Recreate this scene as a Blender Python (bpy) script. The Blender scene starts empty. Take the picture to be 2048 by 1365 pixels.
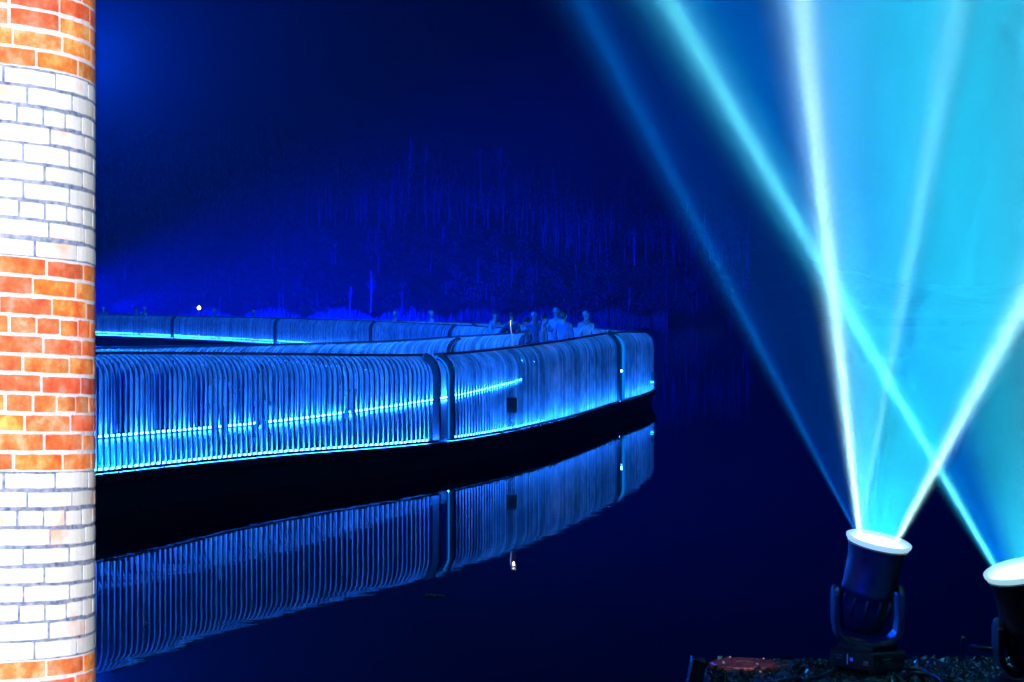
import bpy, bmesh, math, random
from mathutils import Vector, Matrix
random.seed(11)
PI = math.pi
C = bpy.context.scene.collection
S = bpy.context.scene

# ------------------------------------------------------------------ camera
F = 4400.0; HZ = 610.0; CAMZ = 2.35          # focal length and horizon in pixels of the 2048 px frame
cam_d = bpy.data.cameras.new("camera"); cam = bpy.data.objects.new("camera", cam_d); C.objects.link(cam)
cam_d.sensor_width = 36; cam_d.lens = F/2048*36
cam_d.shift_y = -(682.5-HZ)/2048
cam.location = (0, 0, CAMZ); cam.rotation_euler = (PI/2, 0, 0)
cam_d.clip_start = .1; cam_d.clip_end = 3000
cam_d.dof.use_dof = True; cam_d.dof.focus_distance = 36; cam_d.dof.aperture_fstop = 11
S.camera = cam
def P(x, y, Y):
    return Vector(((x-1024)/F*Y, Y, CAMZ-(y-HZ)/F*Y))

# ------------------------------------------------------------------ render, world
S.view_settings.view_transform = 'Standard'; S.view_settings.look = 'None'
S.view_settings.exposure = 0; S.view_settings.gamma = 1
S.cycles.use_denoising = True
S.cycles.volume_bounces = 0; S.cycles.max_bounces = 6; S.cycles.diffuse_bounces = 1; S.cycles.glossy_bounces = 3
S.cycles.transmission_bounces = 2; S.cycles.transparent_max_bounces = 6
S.cycles.sample_clamp_indirect = 6; S.cycles.caustics_reflective = False; S.cycles.caustics_refractive = False
w = bpy.data.worlds.new("World"); S.world = w; w.use_nodes = True
bg = w.node_tree.nodes['Background']; bg.inputs[0].default_value = (0.0, 0.02, 1, 1); bg.inputs[1].default_value = .002

# ------------------------------------------------------------------ lights
def lamp(name, kind, loc, target, color, power, size=None, angle=None, blend=.3):
    d = bpy.data.lights.new(name, kind); o = bpy.data.objects.new(name, d); C.objects.link(o)
    d.color = color; d.energy = power; o.location = loc
    if target is not None:
        v = Vector(target)-Vector(loc); o.rotation_euler = v.to_track_quat('-Z', 'Y').to_euler()
    if kind == 'SPOT':
        d.spot_size = math.radians(angle); d.spot_blend = blend; d.shadow_soft_size = size or .05
    elif kind == 'POINT': d.shadow_soft_size = size or .1
    elif kind == 'AREA': d.size = size or 1
    return o
BLUE = (0.0, .004, 1.0)
# blue floodlights of the show, unseen at the left, that wash the wood, the air and the far walkway
lamp("wood_floodlight", 'SPOT', (-50, 222, 3), (-12, 335, 5), BLUE, 2.4e6, .6, 31, 1)
lamp("wood_floodlight", 'SPOT', (-40, 175, 1.2), (10, 265, 12), BLUE, 1.3e6, .4, 38, 1)  # added unseen lamp for the low glow in the haze
lamp("wood_floodlight", 'SPOT', (-46, 250, 2), (20, 330, 10), BLUE, 1.0e6, .6, 36, 1)
lamp("mast_floodlight", 'POINT', P(178, 110, 60), None, (0, .06, 1), 4.6e4, .5)
lamp("walkway_fill", 'SPOT', (-2.6, 52, 3.2), (1.2, 60.5, 1.2), (0, .2, 1), 260, .2, 60, .8)  # added unseen lamp that lifts the crowd out of silhouette
lamp("walkway_fill", 'SPOT', (-36, 128, 4), (-20, 140, .8), (0, .1, 1), 400, .2, 80, .8)
lamp("stage_light_fill", 'SPOT', (-.9, 7.5, 2.2), (1.8, 10.9, 1.02), (0, .01, 1), 700, .1, 11, 1)  # added unseen lamp that puts blue on the stage lights
def gobo(o, u0, u1, soft=.004):                        # shutter blades: light only between two vertical edges
    d = o.data; d.use_nodes = True; nt = d.node_tree; e = nt.nodes['Emission']
    tc = nt.nodes.new('ShaderNodeTexCoord'); sx = nt.nodes.new('ShaderNodeSeparateXYZ'); nt.links.new(tc.outputs['Normal'], sx.inputs[0])
    dv = nt.nodes.new('ShaderNodeMath'); dv.operation = 'DIVIDE'; nt.links.new(sx.outputs['X'], dv.inputs[0]); nt.links.new(sx.outputs['Z'], dv.inputs[1])
    ng = nt.nodes.new('ShaderNodeMath'); ng.operation = 'MULTIPLY'; ng.inputs[1].default_value = -1; nt.links.new(dv.outputs[0], ng.inputs[0])
    a_ = nt.nodes.new('ShaderNodeMapRange'); a_.inputs['From Min'].default_value = u0-soft; a_.inputs['From Max'].default_value = u0; nt.links.new(ng.outputs[0], a_.inputs['Value'])
    b_ = nt.nodes.new('ShaderNodeMapRange'); b_.inputs['From Min'].default_value = u1; b_.inputs['From Max'].default_value = u1+soft; b_.inputs['To Min'].default_value = 1; b_.inputs['To Max'].default_value = 0; nt.links.new(ng.outputs[0], b_.inputs['Value'])
    mu = nt.nodes.new('ShaderNodeMath'); mu.operation = 'MULTIPLY'; nt.links.new(a_.outputs[0], mu.inputs[0]); nt.links.new(b_.outputs[0], mu.inputs[1])
    nt.links.new(mu.outputs[0], e.inputs['Strength'])
# the projector that lights the brick column: shuttered to the column, beside the camera
_pl = Vector((-.3, -.4, 2.3)); _pt = Vector((-2.35, 9.7, 2.3))
pj_ = lamp("column_projector", 'SPOT', _pl, _pt, (1, .98, 1), 9000, .004, 32, .1)
_f = (_pt-_pl).normalized(); _r = Vector((_f.y, -_f.x, 0)); _e = Vector((-1.858, 9.75, 2.3))-_pl
gobo(pj_, -.09, _e.dot(_r)/_e.dot(_f)+.0005, .0012)

# ------------------------------------------------------------------ helpers
def newmat(name, col, rough=.5, metal=0, **k):
    m = bpy.data.materials.new(name); m.use_nodes = True
    b = m.node_tree.nodes['Principled BSDF']
    b.inputs['Base Color'].default_value = (*col, 1); b.inputs['Roughness'].default_value = rough
    b.inputs['Metallic'].default_value = metal
    for a, v in k.items(): b.inputs[a.replace('_', ' ')].default_value = v
    return m
def N(m, t, **kw):
    n = m.node_tree.nodes.new(t)
    for a, v in kw.items(): setattr(n, a, v)
    return n
def L(m, a, b): m.node_tree.links.new(a, b)
def noisy(m, c1, c2, scale, detail=4, bump=0, bscale=None, coords='Object', rough=None):
    b = m.node_tree.nodes['Principled BSDF']; tc = N(m, 'ShaderNodeTexCoord')
    n = N(m, 'ShaderNodeTexNoise'); n.inputs['Scale'].default_value = scale; n.inputs['Detail'].default_value = detail
    L(m, tc.outputs[coords], n.inputs['Vector'])
    r = N(m, 'ShaderNodeValToRGB'); r.color_ramp.elements[0].color = (*c1, 1); r.color_ramp.elements[1].color = (*c2, 1)
    r.color_ramp.elements[0].position = .35; r.color_ramp.elements[1].position = .65
    L(m, n.outputs['Fac'], r.inputs['Fac']); L(m, r.outputs['Color'], b.inputs['Base Color'])
    if rough:
        q = N(m, 'ShaderNodeMapRange'); q.inputs['To Min'].default_value = rough[0]; q.inputs['To Max'].default_value = rough[1]
        L(m, n.outputs['Fac'], q.inputs['Value']); L(m, q.outputs['Result'], b.inputs['Roughness'])
    if bump:
        n2 = N(m, 'ShaderNodeTexNoise'); n2.inputs['Scale'].default_value = bscale or scale*3; n2.inputs['Detail'].default_value = 6
        L(m, tc.outputs[coords], n2.inputs['Vector'])
        bp = N(m, 'ShaderNodeBump'); bp.inputs['Distance'].default_value = bump; L(m, n2.outputs['Fac'], bp.inputs['Height'])
        L(m, bp.outputs['Normal'], b.inputs['Normal'])
    return m
def emis(name, col, s, sample=True):
    m = bpy.data.materials.new(name); m.use_nodes = True; nt = m.node_tree; nt.nodes.clear()
    e = N(m, 'ShaderNodeEmission'); e.inputs[0].default_value = (*col, 1); e.inputs[1].default_value = s
    o = N(m, 'ShaderNodeOutputMaterial'); L(m, e.outputs[0], o.inputs['Surface'])
    if not sample: m.cycles.emission_sampling = 'NONE'
    return m

class MB:
    def __init__(s): s.v = []; s.f = []; s.mi = []; s.cur = 0
    def add(s, vs, fs):
        b = len(s.v); s.v += [tuple(v) for v in vs]; s.f += [[i+b for i in f] for f in fs]; s.mi += [s.cur]*len(fs)
    def box(s, c, sz, M=None):
        x, y, z = sz[0]/2, sz[1]/2, sz[2]/2; c = Vector(c)
        vs = [Vector((a*x, b*y, d*z)) for a in (-1, 1) for b in (-1, 1) for d in (-1, 1)]
        if M is not None: vs = [M @ v for v in vs]
        s.add([v+c for v in vs], [(0,1,3,2),(4,6,7,5),(0,4,5,1),(2,3,7,6),(0,2,6,4),(1,5,7,3)])
    def tube(s, pts, rad, n=8, cap=True):
        pts = [Vector(p) for p in pts]; k = len(pts)
        if not hasattr(rad, '__len__'): rad = [rad]*k
        rings = []
        for i, p in enumerate(pts):
            t = (pts[min(i+1, k-1)]-pts[max(i-1, 0)])
            t = t.normalized() if t.length > 1e-9 else Vector((0, 0, 1))
            up = Vector((0, 0, 1)) if abs(t.z) < .9 else Vector((1, 0, 0))
            a = t.cross(up).normalized(); b = t.cross(a)
            rings.append([p+(a*math.cos(j*2*PI/n)+b*math.sin(j*2*PI/n))*rad[i] for j in range(n)])
        vs = [v for r in rings for v in r]
        fs = [(i*n+j, i*n+(j+1) % n, (i+1)*n+(j+1) % n, (i+1)*n+j) for i in range(k-1) for j in range(n)]
        if cap: fs += [tuple(range(n-1, -1, -1)), tuple((k-1)*n+j for j in range(n))]
        s.add(vs, fs)
    def lathe(s, prof, n=32, M=None):
        vs = []
        for r, z in prof:
            for j in range(n):
                v = Vector((r*math.cos(j*2*PI/n), r*math.sin(j*2*PI/n), z)); vs.append(M @ v if M else v)
        k = len(prof)
        s.add(vs, [(i*n+j, i*n+(j+1) % n, (i+1)*n+(j+1) % n, (i+1)*n+j) for i in range(k-1) for j in range(n)])
    def build(s, name, mats, parent=None, smooth=False, bevel=0):
        me = bpy.data.meshes.new(name); me.from_pydata(s.v, [], s.f); 
        mats = mats if isinstance(mats, (list, tuple)) else [mats]
        for m in mats: me.materials.append(m)
        if len(mats) > 1: me.polygons.foreach_set('material_index', s.mi)
        if smooth: me.polygons.foreach_set('use_smooth', [True]*len(me.polygons))
        me.update(); o = bpy.data.objects.new(name, me); C.objects.link(o)
        if parent: o.parent = parent; 
        if bevel:
            b = o.modifiers.new('bevel', 'BEVEL'); b.width = bevel; b.segments = 2; b.limit_method = 'ANGLE'
        return o
def tag(o, label=None, cat=None, group=None, kind=None):
    if label: o['label'] = label
    if cat: o['category'] = cat
    if group: o['group'] = group
    if kind: o['kind'] = kind
    return o
def thing(name, loc, label, cat, group=None, rz=0):
    o = bpy.data.objects.new(name, None); C.objects.link(o); o.location = loc; o.rotation_euler = (0, 0, rz); o.empty_display_size = .2
    return tag(o, label, cat, group)
def copy_tree(o, parent=None):
    c = o.copy(); C.objects.link(c); c.parent = parent
    for ch in [x for x in bpy.data.objects if x.parent == o]: copy_tree(ch, c)
    return c
def copy_thing(root, kids):
    c = root.copy(); C.objects.link(c)
    for k, subs in kids:
        d = k.copy(); C.objects.link(d); d.parent = c
        for s_ in subs: e = s_.copy(); C.objects.link(e); e.parent = d
    return c

# ------------------------------------------------------------------ materials
M_water = newmat('lake_water', (.0, .001, .006), .015, 0, IOR=2.15)
def _water():
    m = M_water; b = m.node_tree.nodes['Principled BSDF']; tc = N(m, 'ShaderNodeTexCoord')
    mp = N(m, 'ShaderNodeMapping'); mp.inputs['Scale'].default_value = (.5, 1.1, 1); L(m, tc.outputs['Object'], mp.inputs['Vector'])
    n = N(m, 'ShaderNodeTexNoise'); n.inputs['Scale'].default_value = 1.3; n.inputs['Detail'].default_value = 5; n.inputs['Distortion'].default_value = .6
    L(m, mp.outputs[0], n.inputs['Vector'])
    bp = N(m, 'ShaderNodeBump'); bp.inputs['Distance'].default_value = .0022; bp.inputs['Strength'].default_value = .5; L(m, n.outputs['Fac'], bp.inputs['Height'])
    L(m, bp.outputs['Normal'], b.inputs['Normal'])
_water()
M_hull = noisy(newmat('black_pontoon', (.01, .01, .012), .5), (.006, .006, .008), (.018, .018, .022), 1.5, bump=.01)
M_deck = noisy(newmat('wet_deck_boards', (.1, .1, .11), .35), (.07, .07, .08), (.14, .14, .15), 3, bump=.003, rough=(.2, .5))
M_rib = noisy(newmat('galvanised_bar', (.45, .46, .48), .4, .2), (.38, .39, .41), (.52, .53, .55), 5)
M_bars = newmat('weathered_bar', (.45, .46, .48), .45, .2)
def _bars():
    m = M_bars; b = m.node_tree.nodes['Principled BSDF']; tc = N(m, 'ShaderNodeTexCoord'); n = N(m, 'ShaderNodeTexNoise'); n.inputs['Scale'].default_value = 4; n.inputs['Detail'].default_value = 4
    L(m, tc.outputs['Object'], n.inputs['Vector']); r = N(m, 'ShaderNodeValToRGB'); r.color_ramp.elements[0].color = (.28, .29, .31, 1); r.color_ramp.elements[1].color = (.58, .59, .6, 1)
    r.color_ramp.elements[0].position = .35; r.color_ramp.elements[1].position = .62; L(m, n.outputs['Fac'], r.inputs['Fac'])
    at = N(m, 'ShaderNodeVertexColor'); at.layer_name = 'tone'; mx = N(m, 'ShaderNodeMix', data_type='RGBA', blend_type='MULTIPLY'); mx.inputs[0].default_value = 1
    L(m, r.outputs[0], mx.inputs[6]); L(m, at.outputs['Color'], mx.inputs[7]); L(m, mx.outputs[2], b.inputs['Base Color'])
_bars()
M_rail = newmat('dark_handrail', (.02, .02, .024), .45)
M_frame = newmat('end_frame_steel', (.035, .035, .04), .4, .3)
M_led = emis('led_strip_light', (.008, .13, 1), 500)
M_led_mid = emis('mid_led_strip', (.008, .15, 1), 290)
M_led_far = emis('far_led_strip', (.008, .13, 1), 150)
M_bark = noisy(newmat('birch_bark', (.5, .5, .5), .8), (.75, .75, .74), (.2, .2, .2), 1.6)
M_twig = newmat('twigs', (.2, .19, .19), .9)
M_bush = noisy(newmat('undergrowth', (.08, .08, .08), .95), (.02, .02, .02), (.07, .07, .07), .05)
M_hill = noisy(newmat('leaf_litter_slope', (.06, .06, .06), .95), (.018, .018, .018), (.045, .045, .045), .04, bump=.6, bscale=.4)
M_reed = newmat('reed', (.3, .28, .22), .9)
M_black = noisy(newmat('black_plastic', (.03, .03, .034), .42), (.025, .025, .03), (.05, .05, .055), 12)
M_blackm = newmat('black_metal', (.03, .03, .034), .3, .6)
M_cable = newmat('cable_rubber', (.02, .02, .022), .5)
M_white = newmat('pale_marking', (.75, .75, .78), .6)

# ------------------------------------------------------------------ water and land
b_ = MB(); b_.add([(-900, -60, 0), (900, -60, 0), (900, 1500, 0), (-900, 1500, 0)], [(0, 1, 2, 3)])
tag(b_.build('lake_water', M_water), kind='structure')

def hillY(X):                          # shoreline distance
    return 287 + 8*math.sin(X*.03+1) + 3*math.sin(X*.11)
def smooth(a, b, x):
    t = min(1, max(0, (x-a)/(b-a))); return t*t*(3-2*t)
def ridge(X):                          # height of the plateau behind the shore
    px = X/400*F+1024
    return 29 - 15*smooth(850, 1500, px) - 9*smooth(1450, 1950, px)
def hillZ(X, Y):
    d = Y-hillY(X); px = X/max(Y, 1)*F+1024
    r = ridge(X)
    z = -.6 + 1.2*smooth(-2, 3, d)
    z += (r*.52)*smooth(3, 62, d) + (r*.48)*smooth(62, 150, d)
    z += .5*math.sin(X*.21+Y*.1)*smooth(5, 30, d) + .35*math.sin(X*.53-Y*.37)*smooth(5, 30, d)
    return z
b_ = MB(); nx, ny = 150, 70
vs = []
for j in range(ny+1):
    for i in range(nx+1):
        X = -260+520*i/nx; Y = 270+270*(j/ny)**1.3
        vs.append((X, Y, hillZ(X, Y)))
b_.add(vs, [(j*(nx+1)+i, j*(nx+1)+i+1, (j+1)*(nx+1)+i+1, (j+1)*(nx+1)+i) for j in range(ny) for i in range(nx)])
tag(b_.build('hillside_terrain', M_hill, smooth=True), kind='structure')

# near bank
def bankedge(X):
    px = X/11.3*F+1024
    e = 11.25 + .10*math.sin(X*3.1)+.05*math.sin(X*9.3+1)
    return e - 1.05*(1-smooth(1290, 1440, px))
BZ = .55
b_ = MB(); vs = []; nx, ny = 160, 60
rb = random.Random(5)
for j in range(ny+1):
    for i in range(nx+1):
        X = -8+16*i/nx; e = bankedge(X); t = j/ny
        Y = -3 + (e+.9+3)*t if t < .5 else (-3+(e+.9+3)*.5)+((e+.9)-(-3+(e+.9+3)*.5))*(t-.5)/.5
        z = BZ - 1.0*smooth(e-.12, e+.75, Y) + (rb.random()-.5)*.02
        vs.append((X, Y, z))
b_.add(vs, [(j*(nx+1)+i, j*(nx+1)+i+1, (j+1)*(nx+1)+i+1, (j+1)*(nx+1)+i) for j in range(ny) for i in range(nx)])
M_bank = noisy(newmat('wet_bank_ground', (.03, .03, .03), .5), (.004, .004, .004), (.014, .013, .012), 9, bump=.02, bscale=35, rough=(.5, .9))
tag(b_.build('bank_ground', M_bank, smooth=True), kind='structure')
b_ = MB()                                        # gravel
for k in range(5200):
    X = rb.uniform(.95, 3.1); Y = rb.uniform(9.4, 11.25); r = rb.uniform(.004, .014)*(1+.8*(rb.random() < .08))
    if Y > bankedge(X)-.02: continue
    c = Vector((X, Y, BZ+r*.35)); vs = []
    for j in range(6):
        a = j*PI/3+rb.random()*.6; vs.append(c+Vector((math.cos(a)*r*rb.uniform(.7, 1.3), math.sin(a)*r*rb.uniform(.7, 1.3), -r*.5)))
    for j in range(4):
        a = j*PI/2+rb.random(); vs.append(c+Vector((math.cos(a)*r*.6, math.sin(a)*r*.6, r*rb.uniform(.3, .7))))
    b_.add(vs, [(0,1,6),(1,2,7,6),(2,3,7),(3,4,8,7),(4,5,9,8),(5,0,6,9),(6,7,8,9)])
M_gravel = noisy(newmat('wet_gravel', (.05, .045, .04), .1), (.006, .006, .006), (.05, .035, .03), 25, rough=(.04, .3))
tag(b_.build('gravel', M_gravel), 'loose wet gravel and litter glinting on the dark bank below the two stage lights', 'gravel', kind='stuff')

# ------------------------------------------------------------------ floating walkway
def catmull(pts, step):
    pts = [Vector(p) for p in pts]; out = []
    q = [2*pts[0]-pts[1]]+pts+[2*pts[-1]-pts[-2]]
    for i in range(1, len(q)-2):
        p0, p1, p2, p3 = q[i-1:i+3]; n = max(2, int((p2-p1).length/.05))
        n = min(n, 400)
        for k in range(n):
            t = k/n
            out.append(.5*((2*p1)+(p2-p0)*t+(2*p0-5*p1+4*p2-p3)*t*t+(3*p1-p0-3*p2+p3)*t**3))
    out.append(pts[-1])
    res = [out[0]]; acc = 0
    for a, b in zip(out, out[1:]):            # resample on plan length
        seg = (Vector(b[:2])-Vector(a[:2])).length
        if seg == 0: continue
        d = step-acc
        while d <= seg:
            res.append(a.lerp(b, d/seg)); d += step
        acc = (acc+seg) % step
    return res
# each point: X, Y, base height, top height -> 4D vectors
OUT = [(-10.2,11.5,.55,1.9),(-7.2,18.2,.53,1.86),(-4.6,24.3,.50,1.80),(-3.09,28.1,.44,1.71),(-.91,32.2,.38,1.61),(.75,37.9,.37,1.67),(2.23,45.4,.37,1.75),(3.05,49.6,.37,1.72),
       (3.38,53.2,.37,1.68),(3.1,58.5,.38,1.65),(2.85,62.5,.38,1.64),(2.05,68.8,.38,1.64),(.55,77,.38,1.64),(-2.4,88,.38,1.64),(-5.6,99,.38,1.64),(-14.3,124,.38,1.64),(-30,158,.38,1.66),(-46,182,.38,1.66)]
INN = [(-12,20,.5,1.75),(-8.6,26.6,.48,1.75),(-5.74,32,.45,1.72),(-3.97,36.1,.43,1.69),(-2.5,41.2,.42,1.66),(-1.31,46.4,.42,1.67),(-.5,51.5,.42,1.65),(.14,56.6,.42,1.64),
       (.3,60.5,.42,1.64),(-.25,65,.42,1.64),(-2.1,75,.42,1.64),(-5.9,92,.42,1.64),(-12.1,110,.42,1.66),(-18.3,125,.42,1.66),(-26.5,140,.42,1.68),(-42,164,.42,1.7)]
SP = .125
def v4(p): return Vector(p)
outer = catmull(OUT, SP); inner = catmull(INN, SP)
def frame_at(path, i):
    a = path[max(i-1, 0)]; b = path[min(i+1, len(path)-1)]
    t = Vector((b[0]-a[0], b[1]-a[1], 0)).normalized()
    return t, Vector((-t.y, t.x, 0))            # tangent, left normal
def px_of(p): return p[0]/p[1]*F+1024

walk = thing('floating_walkway', (0, 0, 0), 'long black floating pontoon walkway curving across the dark lake under the lit railings', 'walkway')
def strip(path, sgn, name, mat):               # pontoon side wall
    m = MB(); vs = []; st = 4
    idx = list(range(0, len(path), st))
    for i in idx:
        t, n = frame_at(path, i); p = path[i]; c = Vector((p[0], p[1], 0))
        o = n*sgn
        prof = [(-.05, p[2]-.03), (.05, p[2]-.03), (.05, p[2]-.11), (.0, p[2]-.13), (-.03, .12), (-.06, -.4)]
        vs += [c+o*a+Vector((0, 0, z)) for a, z in prof]
    k = 6; fs = []
    for j in range(len(idx)-1):
        for q in range(k-1): fs.append((j*k+q, j*k+q+1, (j+1)*k+q+1, (j+1)*k+q))
    m.add(vs, fs); return m.build(name, mat, walk)
strip(outer, -1, 'outer_hull', M_hull); strip(inner, 1, 'inner_hull', M_hull)
m = MB(); n_ = 400; vs = []
for k in range(n_+1):
    a = outer[int(k/n_*(len(outer)-1))]; 
    b = inner[int(k/n_*(len(inner)-1))]
    vs += [(a[0], a[1], a[2]-.035), ((a[0]+b[0])/2, (a[1]+b[1])/2, (a[2]+b[2])/2-.03), (b[0], b[1], b[2]-.035)]
m.add(vs, [(k*3+q, k*3+q+1, k*3+q+4, k*3+q+3) for k in range(n_) for q in (0, 1)])
m.build('deck', M_deck, walk)
M_fit = newmat('hull_bracket_metal', (.12, .12, .14), .4, .5)
for px in (838, 1217):                          # pairs of mooring brackets on the hull
    i = min(range(len(outer)//2), key=lambda q: abs(px_of(outer[q])-px)); t, n = frame_at(outer, i); p = outer[i]
    for s_ in (-.12, .12):
        mm = MB(); mm.box(Vector((p[0], p[1], p[2]-.27))+t*s_-n*.06, (.06, .05, .26), Matrix.Rotation(math.atan2(t.y, t.x), 3, 'Z'))
        mm.build('mooring_bracket', M_fit, walk)

def prof(h, n=7):
    out = [(0, .015), (0, h*.45), (0, h-.31)]
    for k in range(1, n+1):
        th = k/n*math.radians(78); out.append((.25*(1-math.cos(th)), h-.31+.305*math.sin(th)))
    return out
def rib(m, c, t, n, h, w, d, nseg=7):           # bar swept up the profile; w along the fence, d across it
    pr = prof(h, nseg); vs = []
    for k, (o, z) in enumerate(pr):
        a = pr[max(k-1, 0)]; b = pr[min(k+1, len(pr)-1)]
        tx, tz = b[0]-a[0], b[1]-a[1]; l = math.hypot(tx, tz); nx_, nz_ = tz/l, -tx/l
        for s1, s2 in ((-1, -1), (1, -1), (1, 1), (-1, 1)):
            vs.append(c+t*(s1*w/2)+n*(o+nx_*s2*d/2)+Vector((0, 0, z+nz_*s2*d/2)))
    k = len(pr)
    fs = [(i*4+j, i*4+(j+1) % 4, (i+1)*4+(j+1) % 4, (i+1)*4+j) for i in range(k-1) for j in range(4)]
    fs += [(3, 2, 1, 0), tuple((k-1)*4+j for j in range(4))]
    m.add(vs, fs)
def sweep(m, path, rng, sgn, off, zf, w, h):    # square bar along the fence at profile offset
    vs = []; idx = list(rng)
    for i in idx:
        t, n = frame_at(path, i); n = n*sgn; p = path[i]; c = Vector((p[0], p[1], 0))+n*off+Vector((0, 0, zf(p)))
        for a, b in ((-1, -1), (1, -1), (1, 1), (-1, 1)): vs.append(c+n*(a*w/2)+Vector((0, 0, b*h/2)))
    k = len(idx)
    fs = [(i*4+j, i*4+(j+1) % 4, (i+1)*4+(j+1) % 4, (i+1)*4+j) for i in range(k-1) for j in range(4)]
    fs += [(3, 2, 1, 0), tuple((k-1)*4+j for j in range(4))]
    m.add(vs, fs)
def section(path, i0, i1, sgn, label, first=True, last=True, led=None):
    # inward = left normal * sgn (towards the walkway)
    c0 = path[(i0+i1)//2]
    root = thing('slatted_railing', (0, 0, 0), label, 'railing', 'curved slatted railing sections along the walkway')
    far = path[i0][1] > 75
    m = MB(); rr = random.Random(i0); tones = []
    for i in range(i0+2, i1-1):
        t, n = frame_at(path, i); n = n*sgn; p = path[i]
        t = Matrix.Rotation(rr.uniform(-.03, .03), 3, 'Z') @ t
        rib(m, Vector((p[0], p[1], p[2])), t, n, p[3]-p[2], .036, .02, 4 if far else 7)
        tones.append((len(m.v), rr.uniform(.86, 1.1) if path[i][1] < 33 else (rr.choice((.5, .75, 1, 1.15))*rr.uniform(.85, 1.1))))
    sp = m.build('slat_panel', M_bars, root); at = sp.data.color_attributes.new('tone', 'FLOAT_COLOR', 'POINT'); k = 0
    for hi_, tn in tones:
        while k < hi_: at.data[k].color = (tn, tn, tn, 1); k += 1
    m = MB(); sweep(m, path, range(i0, i1+1), sgn, .245, lambda p: p[3]+.012, .065, .035); m.build('handrail', M_rail, root, bevel=.006)
    m = MB(); sweep(m, path, range(i0, i1+1), sgn, .0, lambda p: p[2]-.002, .07, .03); m.build('base_rail', M_frame, root)
    m = MB(); sweep(m, path, range(i0+1, i1), sgn, .085, lambda p: p[2]+.012, .022, .05 if far else .022); m.build('light_strip', led or (M_led_far if far else M_led), root)
    for i, on in ((i0, first), (i1, last)):
        if not on: continue
        t, n = frame_at(path, i); n = n*sgn; p = path[i]; m = MB()
        rib(m, Vector((p[0], p[1], p[2])), t, n, p[3]-p[2], .05, .11, 7); m.build('end_frame', M_frame, root)
    return root
def idx_near(path, px, lo, hi):
    return min(range(lo, hi), key=lambda q: abs(px_of(path[q])-px))
def idxY(path, Y): return min(range(len(path)), key=lambda q: abs(path[q][1]-Y) + (0))
oj = [0, idxY(outer, 32.0), idxY(outer, 45.3), idxY(outer, 61.8), idxY(outer, 84), idxY(outer, 104), idxY(outer, 126), len(outer)-1]
ol = ['nearest railing section with widely seen curved bars, running out from the brick column',
      'long railing section in front of the crowd with a black box hung on its outside',
      'rounded railing section wrapping the right hand tip of the walkway',
      'far railing section behind the crowd just left of the walkway tip',
      'outer far railing seen as a thin line beyond the middle of the walkway',
      'outer far railing section behind the bright lamp and the left people',
      'outer far railing running off behind the brick column']
GA = [0, 2, 2, 1, 1, 1, 1, 0]
for k in range(7): section(outer, oj[k]+GA[k], oj[k+1]-(GA[k+1] or 1), 1, ol[k], led=M_led if k == 0 else (M_led_mid if k < 3 else M_led_far))
iend = idxY(inner, 57.2); ist = idxY(inner, 65.5)
ij = [0, idxY(inner, 46.4), iend]; ij2 = [ist, idxY(inner, 75), idxY(inner, 92), idxY(inner, 109), idxY(inner, 128), len(inner)-1]
il = ['inner railing seen just over the top of the nearest railing, sloping bars against the pool',
      'inner railing section ending in a pointed tip beside the crowd']
for k in range(2): section(inner, ij[k]+(1 if k else 0), ij[k+1]-1, -1, il[k])
il2 = ['short far inner railing section ending left of the crowd at the walkway opening',
       'far inner railing section between the two dark joints left of the middle opening',
       'far inner railing section in the middle of the far walkway',
       'far inner railing section right of the bright lamp over double light strips',
       'far inner railing section at the left, disappearing behind the brick column']
for k in range(5): section(inner, ij2[k]+1, ij2[k+1]-1, -1, il2[k])

# joint lamp and bracket boxes
def at_outer(px, lo=0, hi=None):
    i = idx_near(outer, px, lo, hi or oj[3]); t, n = frame_at(outer, i); return outer[i], t, n
M_bulb = emis('lamp_bulb', (.8, .93, 1), 30); M_bulb2 = emis('joint_lamp_glass', (.2, .7, 1), 14, False)
M_cover = emis('joint_cover_glow', (0, .24, 1), .95)  # emission stands in for light falling on the joint strips
p, t, n = at_outer(1242, oj[1], oj[2]+20)
jl = thing('joint_lamp', P(1242, 742, p[1]-.3), 'tiny cyan lamp shining in the gap between two railing sections near the walkway tip', 'lamp')
m = MB(); m.lathe([(0, -.03), (.03, -.02), (.035, .0), (.02, .02), (0, .025)], 12); m.build('bulb', M_bulb2, jl, smooth=True)
m = MB(); m.box((0, .05, 0), (.07, .05, .07)); m.box((0, .09, -.33), (.02, .02, .7)); m.build('housing', M_frame, jl, bevel=.004)
for jn, wd_, lab in ((oj[2], .34, 'cover strip with painted cyan glow filling the joint beside the tiny cyan lamp'), (oj[1], .035, 'thin strip with painted cyan glow in the dark joint left of the hanging box')):
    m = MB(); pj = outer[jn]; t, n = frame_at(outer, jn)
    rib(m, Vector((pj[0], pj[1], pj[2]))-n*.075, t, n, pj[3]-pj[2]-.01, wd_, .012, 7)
    tag(m.build('joint_cover_strip', M_cover), lab, 'cover strip')

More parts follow.
